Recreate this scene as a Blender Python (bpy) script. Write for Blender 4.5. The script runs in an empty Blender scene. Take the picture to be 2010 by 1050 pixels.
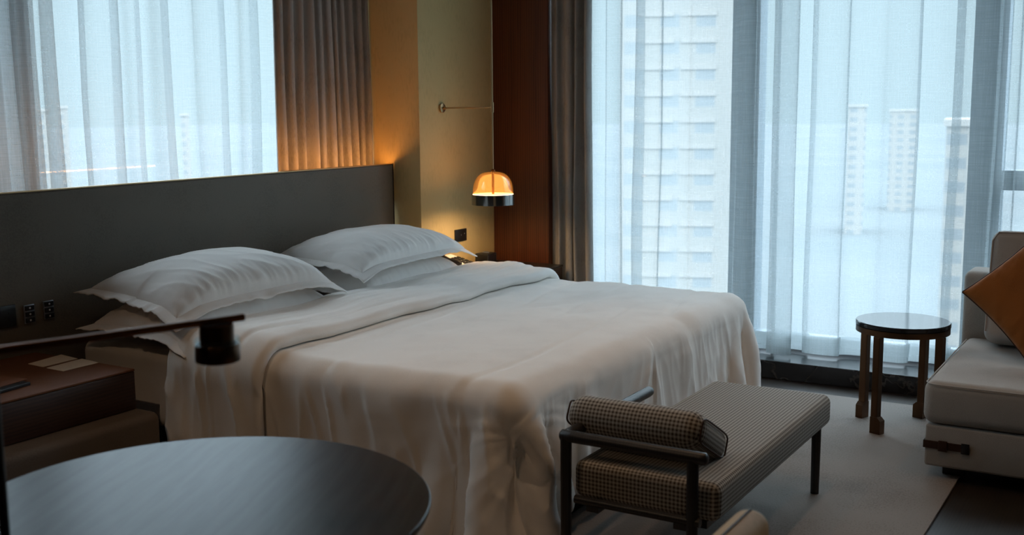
import bpy, bmesh, math, random
import numpy as np
from mathutils import Vector, Matrix, noise as mnoise

random.seed(7)
rng = np.random.default_rng(7)
scene = bpy.context.scene
COL = scene.collection
R = math.radians
PI = math.pi

# ------------------------------------------------------------------ camera
cd = bpy.data.cameras.new('camera')
cam = bpy.data.objects.new('camera', cd)
COL.objects.link(cam)
YAW, PITCH, ROLL = 0.547, 0.1426, -0.0085
cF = Vector((math.cos(YAW), math.sin(YAW), 0)); cR = Vector((math.sin(YAW), -math.cos(YAW), 0)); cU = Vector((0, 0, 1))
F2 = cF * math.cos(PITCH) - cU * math.sin(PITCH)
U2 = cU * math.cos(PITCH) + cF * math.sin(PITCH)
R3 = cR * math.cos(ROLL) + U2 * math.sin(ROLL)
U3 = U2 * math.cos(ROLL) - cR * math.sin(ROLL)
m = Matrix.Identity(4)
for i in range(3):
    m[i][0] = R3[i]; m[i][1] = U3[i]; m[i][2] = -F2[i]
m[0][3], m[1][3], m[2][3] = -4.9682, -3.7939, 1.447
cam.matrix_world = m
cd.sensor_width = 36; cd.lens = 2163.77 * 36 / 2010
cd.clip_start = 0.05; cd.clip_end = 5000
cd.dof.use_dof = True; cd.dof.focus_distance = 4.6; cd.dof.aperture_fstop = 4.0
scene.camera = cam

# ------------------------------------------------------------------ sky, sun, exposure
scene.view_settings.view_transform = 'Standard'
scene.view_settings.look = 'None'
scene.view_settings.exposure = 0.58
scene.view_settings.gamma = 1.0
w = bpy.data.worlds.new('sky'); scene.world = w; w.use_nodes = True
nt = w.node_tree; nt.nodes.clear()
out = nt.nodes.new('ShaderNodeOutputWorld'); bg = nt.nodes.new('ShaderNodeBackground')
tc = nt.nodes.new('ShaderNodeTexCoord'); sx = nt.nodes.new('ShaderNodeSeparateXYZ')
rp = nt.nodes.new('ShaderNodeValToRGB')
e_ = rp.color_ramp.elements
e_[0].position = .10; e_[0].color = (.128, .156, .168, 1)
e_[1].position = .34; e_[1].color = (.78, .88, .98, 1)
e2_ = e_.new(.9); e2_.color = (.95, 1.0, 1.08, 1)
nt.links.new(tc.outputs['Generated'], sx.inputs[0]); nt.links.new(sx.outputs['Z'], rp.inputs[0])
nt.links.new(rp.outputs[0], bg.inputs[0]); nt.links.new(bg.outputs[0], out.inputs[0])
bg.inputs[1].default_value = 4.6
sd = bpy.data.lights.new('sun', 'SUN'); sun = bpy.data.objects.new('sun', sd); COL.objects.link(sun)
sd.energy = .5; sd.angle = R(3); sd.color = (1, .86, .68)
sun.rotation_euler = Vector((.75, .55, -.5)).to_track_quat('-Z', 'Y').to_euler()

def portal(name, loc, direction, sx_, sy_):
    l = bpy.data.lights.new(name, 'AREA'); l.shape = 'RECTANGLE'; l.size = sx_; l.size_y = sy_
    l.cycles.is_portal = True
    o = bpy.data.objects.new(name, l); COL.objects.link(o); o.location = loc
    o.rotation_euler = Vector(direction).to_track_quat('-Z', 'Y').to_euler()
portal('daylight_portal', (1.22, -2.75, 1.4), (-1, 0, 0), 4.6, 2.6)
portal('daylight_portal.001', (-1.6, .78, 1.4), (0, -1, 0), 3.2, 2.6)

# ------------------------------------------------------------------ helpers
def tag(o, label=None, cat=None, group=None, kind=None):
    if label: o['label'] = label
    if cat: o['category'] = cat
    if group: o['group'] = group
    if kind: o['kind'] = kind
    return o

def empty(name, loc, rz=0, label=None, cat=None, group=None, kind=None):
    o = bpy.data.objects.new(name, None); COL.objects.link(o)
    o.empty_display_size = .05
    o.location = loc; o.rotation_euler = (0, 0, rz)
    return tag(o, label, cat, group, kind)

class MB:
    def __init__(s): s.v = []; s.f = []; s.uv = {}
    def add(s, vs, fs):
        b = len(s.v); s.v.extend([tuple(map(float, q)) for q in vs]); s.f.extend([tuple(b + i for i in f) for f in fs]); return s
    def box(s, x0, x1, y0, y1, z0, z1):
        vs = [(x, y, z) for z in (z0, z1) for y in (y0, y1) for x in (x0, x1)]
        return s.add(vs, [(0, 2, 3, 1), (4, 5, 7, 6), (0, 1, 5, 4), (2, 6, 7, 3), (0, 4, 6, 2), (1, 3, 7, 5)])
    def rbox(s, x0, x1, y0, y1, z0, z1, r, seg=4):
        bm = bmesh.new(); bmesh.ops.create_cube(bm, size=1)
        for v in bm.verts: v.co = Vector(((x0 + x1) / 2 + v.co.x * (x1 - x0), (y0 + y1) / 2 + v.co.y * (y1 - y0), (z0 + z1) / 2 + v.co.z * (z1 - z0)))
        bmesh.ops.bevel(bm, geom=list(bm.edges), offset=r, segments=seg, profile=.5, affect='EDGES')
        return s.bm(bm)
    def bm(s, bm):
        bm.verts.index_update()
        s.add([v.co for v in bm.verts], [[v.index for v in f.verts] for f in bm.faces]); bm.free(); return s
    def tube(s, pts, r, n=16, cap=True):
        pts = [Vector(p) for p in pts]; k = len(pts)
        rs = r if isinstance(r, (list, tuple)) else [r] * k
        t0 = (pts[1] - pts[0]).normalized(); up = Vector((0, 0, 1)) if abs(t0.z) < .9 else Vector((1, 0, 0))
        nrm = t0.cross(up).normalized(); vs = []
        for i in range(k):
            t = (pts[min(i + 1, k - 1)] - pts[max(i - 1, 0)]).normalized()
            nrm = (nrm - t * nrm.dot(t)).normalized(); b = t.cross(nrm)
            for j in range(n):
                a = 2 * PI * j / n; vs.append(pts[i] + (nrm * math.cos(a) + b * math.sin(a)) * rs[i])
        fs = [(i * n + j, i * n + (j + 1) % n, (i + 1) * n + (j + 1) % n, (i + 1) * n + j) for i in range(k - 1) for j in range(n)]
        if cap: fs += [tuple(range(n - 1, -1, -1)), tuple((k - 1) * n + j for j in range(n))]
        return s.add(vs, fs)
    def lathe(s, prof, cx=0, cy=0, n=64, closed=False):
        vs = []; k = len(prof)
        for r_, z in prof:
            for j in range(n):
                a = 2 * PI * j / n; vs.append((cx + r_ * math.cos(a), cy + r_ * math.sin(a), z))
        kk = k if closed else k - 1
        fs = [(i * n + j, i * n + (j + 1) % n, ((i + 1) % k) * n + (j + 1) % n, ((i + 1) % k) * n + j) for i in range(kk) for j in range(n)]
        if not closed:
            if prof[0][0] > 1e-6: fs.append(tuple(range(n - 1, -1, -1)))
            if prof[-1][0] > 1e-6: fs.append(tuple((k - 1) * n + j for j in range(n)))
        return s.add(vs, fs)
    def grid(s, P, wrap=False):
        P = np.asarray(P); a, b = P.shape[:2]
        fs = [(i * b + j, i * b + (j + 1) % b, (i + 1) * b + (j + 1) % b, (i + 1) * b + j) for i in range(a - 1) for j in range(b if wrap else b - 1)]
        return s.add(P.reshape(-1, 3), fs)

def build(name, mb, mat, parent=None, smooth=40, mods=(), loc=None):
    me = bpy.data.meshes.new(name); me.from_pydata(mb.v, [], mb.f); me.update()
    bm = bmesh.new(); bm.from_mesh(me)
    bmesh.ops.remove_doubles(bm, verts=bm.verts, dist=1e-6)
    bmesh.ops.recalc_face_normals(bm, faces=bm.faces); bm.to_mesh(me); bm.free()
    o = bpy.data.objects.new(name, me); COL.objects.link(o)
    if mat: me.materials.append(mat)
    if smooth:
        me.shade_smooth()
        if smooth < 180: me.set_sharp_from_angle(angle=R(smooth))
    if parent: o.parent = parent
    if loc: o.location = loc
    for md in mods:
        mo = o.modifiers.new(md[0].lower(), md[0])
        for k, v in md[1].items(): setattr(mo, k, v)
    return o

def bev(wd, seg=3): return ('BEVEL', dict(width=wd, segments=seg, limit_method='ANGLE', angle_limit=R(40)))

def fbm(x, y, z=0., o=3):
    s = 0; a = 1
    for _ in range(o):
        s += a * mnoise.noise((x, y, z)); x *= 2.03; y *= 2.03; z += 3.7; a *= .5
    return s

# ------------------------------------------------------------------ materials
def mat(name, color, rough=.6, metal=0., spec=.5, sheen=0., coat=0., coat_rough=.1, trans=0., emit=None, emit_s=0., alpha=1.):
    mt = bpy.data.materials.new(name); mt.use_nodes = True
    b = mt.node_tree.nodes['Principled BSDF']
    b.inputs['Base Color'].default_value = (*color, 1); b.inputs['Roughness'].default_value = rough
    b.inputs['Metallic'].default_value = metal; b.inputs['Specular IOR Level'].default_value = spec
    b.inputs['Sheen Weight'].default_value = sheen; b.inputs['Coat Weight'].default_value = coat
    b.inputs['Coat Roughness'].default_value = coat_rough; b.inputs['Transmission Weight'].default_value = trans
    if emit: b.inputs['Emission Color'].default_value = (*emit, 1); b.inputs['Emission Strength'].default_value = emit_s
    return mt

def nd(mt, t, **kw):
    n = mt.node_tree.nodes.new(t)
    for k, v in kw.items(): setattr(n, k, v)
    return n
def ln(mt, a, b): mt.node_tree.links.new(a, b)
def coords(mt, scale=(1, 1, 1), src='Object'):
    t = nd(mt, 'ShaderNodeTexCoord'); mp = nd(mt, 'ShaderNodeMapping'); mp.inputs['Scale'].default_value = scale
    ln(mt, t.outputs[src], mp.inputs[0]); return mp.outputs[0]
def noise_tex(mt, co, scale, detail=4, rough=.5):
    n = nd(mt, 'ShaderNodeTexNoise'); n.inputs['Scale'].default_value = scale; n.inputs['Detail'].default_value = detail; n.inputs['Roughness'].default_value = rough
    ln(mt, co, n.inputs['Vector']); return n.outputs['Fac']
def ramp(mt, fac, stops):
    r_ = nd(mt, 'ShaderNodeValToRGB'); e = r_.color_ramp.elements
    while len(e) < len(stops): e.new(.5)
    for i, (p, c) in enumerate(stops): e[i].position = p; e[i].color = (*c, 1) if len(c) == 3 else c
    ln(mt, fac, r_.inputs[0]); return r_.outputs[0]
def bump(mt, fac, strength, dist=.01):
    b = nd(mt, 'ShaderNodeBump'); b.inputs['Strength'].default_value = strength; b.inputs['Distance'].default_value = dist
    ln(mt, fac, b.inputs['Height']); ln(mt, b.outputs[0], mt.node_tree.nodes['Principled BSDF'].inputs['Normal'])
def setcol(mt, sock): ln(mt, sock, mt.node_tree.nodes['Principled BSDF'].inputs['Base Color'])

def fabric(name, color, var=.12, scale=260, stretch=(1, 1, 1), bmp=.25, rough=.9, sheen=.15, big=6):
    mt = mat(name, color, rough, spec=.2, sheen=sheen)
    n = noise_tex(mt, coords(mt, stretch), scale, 3); n2 = noise_tex(mt, coords(mt), big, 3)
    ad = nd(mt, 'ShaderNodeMath', operation='ADD'); ln(mt, n, ad.inputs[0]); ln(mt, n2, ad.inputs[1])
    lo = tuple(c * (1 - var) for c in color); hi = tuple(min(1, c * (1 + var)) for c in color)
    setcol(mt, ramp(mt, ad.outputs[0], [(.35 * 2, lo), (.65 * 2 if .65 * 2 <= 1 else 1., hi)]))
    bump(mt, n, bmp, .002); return mt

def wood(name, dark, light, rough=.35, axis=(1, 14, 14), scale=3., coat=0., bmp=.08, cr=.15):
    mt = mat(name, dark, rough, coat=coat, coat_rough=cr)
    co = coords(mt, axis); n = noise_tex(mt, co, scale, 6, .6)
    wv = nd(mt, 'ShaderNodeTexWave'); wv.inputs['Scale'].default_value = scale * .9; wv.inputs['Distortion'].default_value = 6; wv.inputs['Detail'].default_value = 3
    wv.bands_direction = 'Z' if axis[2] > 1 else 'Y'
    ln(mt, co, wv.inputs['Vector'])
    mx = nd(mt, 'ShaderNodeMath', operation='MULTIPLY'); ln(mt, n, mx.inputs[0]); ln(mt, wv.outputs['Fac'], mx.inputs[1])
    ad = nd(mt, 'ShaderNodeMath', operation='ADD'); ln(mt, mx.outputs[0], ad.inputs[0]); ln(mt, n, ad.inputs[1])
    setcol(mt, ramp(mt, ad.outputs[0], [(.35, dark), (.95, light)])); bump(mt, ad.outputs[0], bmp, .003); return mt

def sheer_mat(name, color, tmin, tmax, trans_frac=.62):
    mt = bpy.data.materials.new(name); mt.use_nodes = True; t = mt.node_tree; t.nodes.clear()
    o = nd(mt, 'ShaderNodeOutputMaterial'); tr = nd(mt, 'ShaderNodeBsdfTransparent'); tl = nd(mt, 'ShaderNodeBsdfTranslucent'); df = nd(mt, 'ShaderNodeBsdfDiffuse')
    tl.inputs[0].default_value = (*color, 1); df.inputs[0].default_value = (*color, 1)
    m1 = nd(mt, 'ShaderNodeMixShader'); m1.inputs[0].default_value = trans_frac; ln(mt, df.outputs[0], m1.inputs[1]); ln(mt, tl.outputs[0], m1.inputs[2])
    # open weave: slubs along both thread directions
    a = noise_tex(mt, coords(mt, (8, 8, 260)), 1., 3); b = noise_tex(mt, coords(mt, (330, 330, 3)), 1., 2)
    ad = nd(mt, 'ShaderNodeMath', operation='ADD'); ln(mt, a, ad.inputs[0]); ln(mt, b, ad.inputs[1])
    rg = nd(mt, 'ShaderNodeMapRange'); rg.inputs['From Min'].default_value = .65; rg.inputs['From Max'].default_value = 1.35; rg.inputs['To Min'].default_value = tmin; rg.inputs['To Max'].default_value = tmax
    ln(mt, ad.outputs[0], rg.inputs['Value'])
    m2 = nd(mt, 'ShaderNodeMixShader'); ln(mt, rg.outputs[0], m2.inputs[0]); ln(mt, m1.outputs[0], m2.inputs[1]); ln(mt, tr.outputs[0], m2.inputs[2])
    ln(mt, m2.outputs[0], o.inputs[0]); return mt

def glass_mat(name, color, gloss=.08, rough=.02, body=0., body_col=(1, 1, 1)):
    mt = bpy.data.materials.new(name); mt.use_nodes = True; t = mt.node_tree; t.nodes.clear()
    o = nd(mt, 'ShaderNodeOutputMaterial'); tr = nd(mt, 'ShaderNodeBsdfTransparent'); gl = nd(mt, 'ShaderNodeBsdfGlossy'); tl = nd(mt, 'ShaderNodeBsdfTranslucent')
    tr.inputs[0].default_value = (*color, 1); gl.inputs['Roughness'].default_value = rough; tl.inputs[0].default_value = (*body_col, 1)
    m0 = nd(mt, 'ShaderNodeMixShader'); m0.inputs[0].default_value = body; ln(mt, tr.outputs[0], m0.inputs[1]); ln(mt, tl.outputs[0], m0.inputs[2])
    m1 = nd(mt, 'ShaderNodeMixShader'); m1.inputs[0].default_value = gloss; ln(mt, m0.outputs[0], m1.inputs[1]); ln(mt, gl.outputs[0], m1.inputs[2])
    ln(mt, m1.outputs[0], o.inputs[0]); return mt

def check_mat(name, cream, brown, period):
    mt = mat(name, cream, .9, spec=.15, sheen=.1)
    uv = nd(mt, 'ShaderNodeUVMap'); sp = nd(mt, 'ShaderNodeSeparateXYZ'); ln(mt, uv.outputs[0], sp.inputs[0])
    outs = []
    for ax in ('X', 'Y'):
        d = nd(mt, 'ShaderNodeMath', operation='MULTIPLY'); d.inputs[1].default_value = 2 * PI / period; ln(mt, sp.outputs[ax], d.inputs[0])
        s_ = nd(mt, 'ShaderNodeMath', operation='SINE'); ln(mt, d.outputs[0], s_.inputs[0])
        g = nd(mt, 'ShaderNodeMapRange'); g.inputs['From Min'].default_value = -.35; g.inputs['From Max'].default_value = .35; ln(mt, s_.outputs[0], g.inputs['Value'])
        outs.append(g.outputs[0])
    ad = nd(mt, 'ShaderNodeMath', operation='ADD'); ln(mt, outs[0], ad.inputs[0]); ln(mt, outs[1], ad.inputs[1])
    hf = nd(mt, 'ShaderNodeMath', operation='MULTIPLY'); hf.inputs[1].default_value = .5; ln(mt, ad.outputs[0], hf.inputs[0])
    mid = tuple((a + b) / 2 for a, b in zip(cream, brown))
    setcol(mt, ramp(mt, hf.outputs[0], [(0., brown), (.5, mid), (1., cream)]))
    bump(mt, noise_tex(mt, coords(mt), 400, 2), .2, .002); return mt

M = {}
M['linen'] = fabric('white_linen', (.86, .83, .79), .04, 420, bmp=.12, sheen=.05)
M['pillow'] = fabric('white_pillow_cotton', (.93, .895, .86), .03, 420, bmp=.1, sheen=.05)
M['sheet'] = fabric('white_fitted_sheet', (.76, .72, .68), .04, 420, bmp=.1)
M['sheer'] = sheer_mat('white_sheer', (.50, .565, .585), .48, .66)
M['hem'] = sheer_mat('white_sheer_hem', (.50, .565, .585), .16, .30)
M['drape'] = fabric('grey_drape', (.31, .30, .285), .15, 300, (1, 1, .15), .3)
M['khaki'] = fabric('khaki_wallcovering', (.63, .50, .25), .05, 90, (1, 1, .3), .15, rough=.75, sheen=0)
M['redwood'] = wood('red_brown_veneer', (.058, .015, .006), (.12, .033, .013), .42, (9, 9, .5), 2.5, bmp=.05)
M['leather'] = fabric('taupe_leather', (.175, .148, .116), .08, 140, bmp=.25, rough=.5, sheen=0)
M['plinthleather'] = fabric('mushroom_leather', (.14, .112, .09), .08, 140, bmp=.25, rough=.55, sheen=0)
M['brass'] = mat('brushed_brass', (.52, .36, .19), .32, 1.)
M['bronze'] = mat('dark_bronze', (.10, .052, .028), .38, 1.)
M['copper'] = mat('copper_rod', (.22, .085, .03), .42, 1.)
M['black'] = mat('black_metal', (.012, .011, .010), .4)
M['blackwood'] = wood('black_stained_wood', (.010, .009, .009), (.022, .019, .017), .42, (14, 14, 1), 3)
M['smoke'] = mat('smoked_chrome', (.30, .29, .28), .12, 1.)
M['plastic'] = mat('black_plastic', (.012, .012, .013), .35)
M['button'] = mat('black_switch_button', (.014, .014, .017), .3)
M['silver'] = mat('silver_frame', (.34, .36, .40), .35, .7)
M['whitemark'] = mat('white_marking', (.75, .75, .75), .6)
M['nightwood'] = wood('brown_veneer', (.030, .011, .006), (.058, .022, .012), .45, (1, 9, 9), 3, bmp=.05)
M['nighttop'] = fabric('brown_leather_top', (.17, .065, .028), .1, 120, bmp=.15, rough=.5, sheen=0)
M['paper'] = fabric('cream_card', (.80, .70, .57), .04, 60, bmp=.02, rough=.8, sheen=0)
M['folder'] = fabric('tan_leather_folder', (.20, .075, .035), .08, 120, bmp=.2, rough=.5, sheen=0)
mt = mat('dark_stained_oak', (.012, .012, .013), .32, spec=.25, coat=.06, coat_rough=.24)
n1 = noise_tex(mt, coords(mt, (2.2, 30, 1)), 3., 6, .6); n2 = noise_tex(mt, coords(mt, (1.5, 3.5, 1)), 2., 3)
wv = nd(mt, 'ShaderNodeTexWave'); wv.bands_direction = 'Y'; wv.inputs['Scale'].default_value = 7; wv.inputs['Distortion'].default_value = 9; wv.inputs['Detail'].default_value = 3; wv.inputs['Detail Scale'].default_value = .6
ln(mt, coords(mt, (.7, 1, 1)), wv.inputs['Vector'])
ad = nd(mt, 'ShaderNodeMath', operation='MULTIPLY_ADD'); ln(mt, wv.outputs['Fac'], ad.inputs[0]); ad.inputs[1].default_value = .22; ln(mt, n1, ad.inputs[2])
setcol(mt, ramp(mt, ad.outputs[0], [(.3, (.006, .006, .007)), (.85, (.034, .034, .037))])); bump(mt, n1, .10, .002); M['tabletop'] = mt
M['sofa'] = fabric('oatmeal_upholstery', (.36, .325, .29), .1, 330, bmp=.35)
M['cushion'] = fabric('pale_grey_upholstery', (.38, .355, .33), .08, 330, bmp=.3)
M['orange'] = fabric('burnt_orange_cotton', (.27, .09, .018), .08, 300, bmp=.25)
M['strap'] = fabric('brown_leather_strap', (.045, .022, .014), .08, 160, bmp=.2, rough=.5, sheen=0)
M['rug'] = fabric('beige_wool_rug', (.225, .197, .177), .16, 85, (1, 1.6, 1), .8, big=3)
M['check'] = check_mat('cream_and_brown_check', (.45, .42, .37), (.065, .050, .040), .0125)
M['tan'] = fabric('tan_leather', (.62, .42, .22), .08, 120, bmp=.2, rough=.55, sheen=0)
M['plaster'] = fabric('dark_plaster', (.09, .075, .06), .04, 60, bmp=.05, sheen=0)
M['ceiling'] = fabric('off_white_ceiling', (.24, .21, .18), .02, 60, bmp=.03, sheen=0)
M['floor'] = wood('dark_timber_floor', (.012, .008, .006), (.026, .018, .012), .42, (1, 10, 1), 3, bmp=.05)
M['frame'] = mat('grey_aluminium', (.34, .40, .45), .5, .2)
M['glass'] = glass_mat('window_glass', (.90, .96, .98), .05)
M['led'] = mat('led_strip', (.02, .02, .02), emit=(1, .40, .10), emit_s=34)
M['lampglow'] = mat('frosted_diffuser', (.9, .8, .6), .5, emit=(1, .64, .32), emit_s=5.5)
M['lampdown'] = mat('lower_diffuser', (.9, .8, .6), .5, emit=(1, .62, .30), emit_s=30)
M['amber'] = glass_mat('amber_glass', (1., .80, .52), .12, .03, body=.05, body_col=(1, .68, .36))
M['bulb'] = mat('warm_lamp_lens', (.2, .1, .05), emit=(1, .5, .2), emit_s=.6)
M['spotlens'] = mat('downlight_lens', (.5, .4, .3), emit=(1, .6, .3), emit_s=4)
# black marble kerb with pale veins
mt = mat('black_marble', (.012, .010, .010), .25)
vo = nd(mt, 'ShaderNodeTexVoronoi', feature='DISTANCE_TO_EDGE'); vo.inputs['Scale'].default_value = 3.2
nz = nd(mt, 'ShaderNodeTexNoise'); nz.inputs['Scale'].default_value = 2.5; nz.inputs['Detail'].default_value = 5
ln(mt, coords(mt), nz.inputs['Vector']); ln(mt, nz.outputs['Color'], vo.inputs['Vector'])
setcol(mt, ramp(mt, vo.outputs['Distance'], [(0., (.05, .042, .036)), (.02, (.012, .010, .010))])); M['marble'] = mt
mt = mat('city_ground', (.2, .23, .23), .95); n_ = noise_tex(mt, coords(mt), .012, 6)
setcol(mt, ramp(mt, n_, [(.3, (.10, .122, .13)), (.7, (.135, .15, .155))])); M['ground'] = mt
def facade(name, wallc, winc, fh, ww):
    mt = mat(name, wallc, .8)
    co = coords(mt); sp = nd(mt, 'ShaderNodeSeparateXYZ'); ln(mt, co, sp.inputs[0]); rs = []
    ad0 = nd(mt, 'ShaderNodeMath', operation='ADD'); ln(mt, sp.outputs['X'], ad0.inputs[0]); ln(mt, sp.outputs['Y'], ad0.inputs[1])
    for sock, per, cut in ((sp.outputs['Z'], fh, .1), (ad0.outputs[0], ww, -.1)):
        d = nd(mt, 'ShaderNodeMath', operation='MULTIPLY'); d.inputs[1].default_value = 2 * PI / per; ln(mt, sock, d.inputs[0])
        s_ = nd(mt, 'ShaderNodeMath', operation='SINE'); ln(mt, d.outputs[0], s_.inputs[0])
        g = nd(mt, 'ShaderNodeMath', operation='GREATER_THAN'); g.inputs[1].default_value = cut; ln(mt, s_.outputs[0], g.inputs[0]); rs.append(g.outputs[0])
    mu = nd(mt, 'ShaderNodeMath', operation='MULTIPLY'); ln(mt, rs[0], mu.inputs[0]); ln(mt, rs[1], mu.inputs[1])
    setcol(mt, ramp(mt, mu.outputs[0], [(0., wallc), (1., winc)])); return mt
M['tower'] = facade('cream_tower_facade', (.39, .375, .35), (.30, .325, .34), 3.1, 4.2)
M['block'] = facade('white_block_facade', (.36, .34, .315), (.23, .25, .265), 3.4, 5.0)
M['slab'] = mat('pale_balcony_slab', (.42, .40, .375), .8)

# ------------------------------------------------------------------ the room
def struct(name, mb, mt, smooth=0, parent=None, mods=()):
    o = build(name, mb, mt, parent, smooth, mods)
    if not parent: o['kind'] = 'structure'
    return o
FX0, FX1, FY0, FY1, CH = -7.0, 1.25, -6.2, .8, 2.75
struct('floor', MB().box(FX0 - .2, FX1, FY0 - .2, FY1, -.15, 0), M['floor'])
struct('ceiling', MB().box(FX0 - .2, FX1 + .1, FY0 - .2, FY1 + .1, CH, CH + .2), M['ceiling'])
struct('wall_left', MB().box(FX0 - .2, FX0, FY0 - .2, FY1, 0, CH), M['plaster'])
struct('wall_back', MB().box(FX0, FX1, FY0 - .2, FY0, 0, CH), M['plaster'])
# front wall (behind the headboard) left of its window, and the parapet under that window
struct('wall_front', MB().box(FX0, -3.2, .55, FY1, 0, CH).box(-3.2, .03, .55, FY1, 0, .95).box(-3.2, .03, .55, FY1, 2.68, CH), M['plaster'])
# the column between the two windows
struct('wall_column', MB().box(.03, 1.25, -.157, FY1, 0, CH), M['khaki'])
struct('trim_1', MB().box(.79, 1.25, -.548, -.158, 0, CH), M['redwood'], 30, mods=(bev(.003),))
# right wall: kerb, lintel, end pier
struct('wall_right', MB().box(1.05, 1.25, -6.2, -5.2, 0, CH).box(1.05, 1.25, -5.2, -.55, 2.68, CH), M['plaster'])
struct('trim_2', MB().box(.70, 1.25, -6.2, -.55, 0, .098), M['marble'], 30, mods=(bev(.004),))
def window(name, horizontal, a0, a1, z0, z1, depth, bars, transoms):
    # frame bars of one window as one part, its glass as another
    root = empty(name, (0, 0, 0), kind='structure'); fm = MB(); gm = MB()
    def b(u0, u1, za, zb, d0, d1, mb):
        if horizontal: mb.box(u0, u1, d0, d1, za, zb)
        else: mb.box(d0, d1, u0, u1, za, zb)
    t = .07
    b(a0, a1, z0, z0 + t, depth, depth + .08, fm); b(a0, a1, z1 - t, z1, depth, depth + .08, fm)
    b(a0, a0 + t, z0 + t, z1 - t, depth, depth + .08, fm); b(a1 - t, a1, z0 + t, z1 - t, depth, depth + .08, fm)
    for u, hw in bars: b(u - hw, u + hw, z0 + t, z1 - t, depth - .03, depth + .09, fm)
    for u0, u1, zz, hh in transoms: b(u0, u1, zz - hh, zz + hh, depth - .01, depth + .08, fm)
    b(a0 + .02, a1 - .02, z0 + .02, z1 - .02, depth + .035, depth + .041, gm)
    build('window_frame', fm, M['frame'], root, 0); build('glass', gm, M['glass'], root, 0)
    return root
window('window_1', True, -3.2, .03, .95, 2.68, .60, [(-1.97, .12)], [])
window('window_2', False, -5.2, -.55, .098, 2.68, 1.10, [(-1.66, .08), (-2.93, .08), (-4.2, .07)], [(-4.2, -2.93, 1.07, .05)])

# ------------------------------------------------------------------ curtains
def fold_line(a0, a1, pitch, amp, seed, over=.25, n=12, jitter=.35):
    # curve of a hanging cloth seen from above: (along, out) samples; folds lean over on themselves
    r_ = random.Random(seed); ph = [0.]; ws = []; tot = 0
    while tot < abs(a1 - a0):
        q = pitch * (1 + jitter * (r_.random() * 2 - 1)); ws.append(q); tot += q
    k = abs(a1 - a0) / tot; ws = [q * k for q in ws]; pts = []; pos = 0; sgn = 1 if a1 > a0 else -1
    for q in ws:
        A = amp * (.65 + .7 * r_.random()); c = over * q * (.3 + 1.2 * r_.random()); sk = (r_.random() - .5) * 1.2
        for i in range(n):
            p = 2 * PI * i / n
            pts.append((a0 + sgn * (pos + q * i / n - c * math.sin(2 * p) * .5 + .04 * q * sk * (1 - math.cos(p))), A * (math.sin(p) + .25 * sk * math.sin(2 * p))))
        pos += q
    pts.append((a1, 0.)); return np.array(pts)

def curtain_mesh(horizontal, base, a0, a1, z0, z1, pitch, amp, seed, over=.25, rows=26, flare=.0, n=12, spread=.25, off=0., z_from=None, jitter=.35):
    top = fold_line(a0, a1, pitch, amp, seed, over, n, jitter); P = np.zeros((rows, len(top), 3)); ll = np.linspace(0, 1, len(top))
    for i in range(rows):
        z = z1 + (z0 - z1) * i / (rows - 1); t = (z1 - z) / (z1 - (z0 if z_from is None else z_from))
        for j, (a, d) in enumerate(top):
            wob = .018 * mnoise.noise((a * 2.2 + seed, z * .8, seed * 1.7)) + .008 * mnoise.noise((a * 7 + seed, z * 1.6, 5.))
            aa = a + (a - a0) * flare * t * t + .03 * spread * mnoise.noise((ll[j] * 9, z * .7, seed + 9.)) * 4 * t * (1 if 0 < j < len(top) - 1 else 0)
            dd = base + d * (.75 + .35 * t) + wob + off
            P[i, j] = (aa, dd, z) if horizontal else (dd, aa, z)
    return MB().grid(P)

def curtain(name, horizontal, base, a0, a1, z0, z1, pitch, amp, seed, mt, label, cat='curtain', hem=None, **kw):
    o = build(name, curtain_mesh(horizontal, base, a0, a1, z0, z1, pitch, amp, seed, **kw), mt, None, 180)
    tag(o, label, cat)
    if hem:
        h = build('hem', curtain_mesh(horizontal, base, a0, a1, z0, z0 + hem, pitch, amp, seed, rows=5, off=.004, **{k: v for k, v in kw.items() if k != 'rows'}), M['hem'], o, 180)
    # turned-over heading tape and rail
    return o
curtain('sheer_curtain', True, .43, -3.18, -.30, .98, 2.66, .24, .036, 3, M['sheer'], 'white sheer curtain hanging behind the long headboard', hem=.1, over=.28, n=18, jitter=.6)
curtain('sheer_curtain', False, .845, -.80, -2.02, .115, 2.66, .24, .036, 11, M['sheer'], 'left white sheer panel in the tall right window, beside the grey drape', hem=.10, over=.3, n=18, jitter=.65)
curtain('sheer_curtain', False, .925, -1.90, -5.15, .115, 2.66, .25, .036, 23, M['sheer'], 'right white sheer panel in the tall window, behind the small round side table', hem=.10, over=.3, n=18, jitter=.65)
curtain('drape', True, .172, -.745, .027, .98, 2.66, .062, .022, 5, M['drape'], 'charcoal pleated drape above the right end of the headboard', rows=20, over=.15, n=10)
curtain('drape', False, .82, -.555, -.815, .115, 2.66, .072, .038, 8, M['drape'], 'charcoal pleated drape beside the dark red wood panel', rows=24, over=.2, n=12, flare=.12)

# ------------------------------------------------------------------ headboard
hb = empty('headboard', (-1.6, .045, 0), label='wide taupe leather headboard panel with lit top edge behind the bed', cat='headboard')
build('panel', MB().rbox(-1.65, 1.585, -.045, -.012, .06, 1.146, .008), M['leather'], hb, 40)
build('top_trim', MB().box(-1.65, 1.59, -.043, -.012, 1.1465, 1.1515), M['brass'], hb, 0, (bev(.001, 1),))
build('end_cap', MB().box(1.5855, 1.612, -.03, -.012, .06, 1.1515), M['black'], hb, 0, (bev(.002, 2),))
build('light_strip', MB().box(-1.6, 1.595, -.0095, -.002, 1.1405, 1.1472), M['led'], hb, 0)
build('strip_channel', MB().box(-1.63, 1.60, -.0115, .004, 1.120, 1.140), M['black'], hb, 0)

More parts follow.
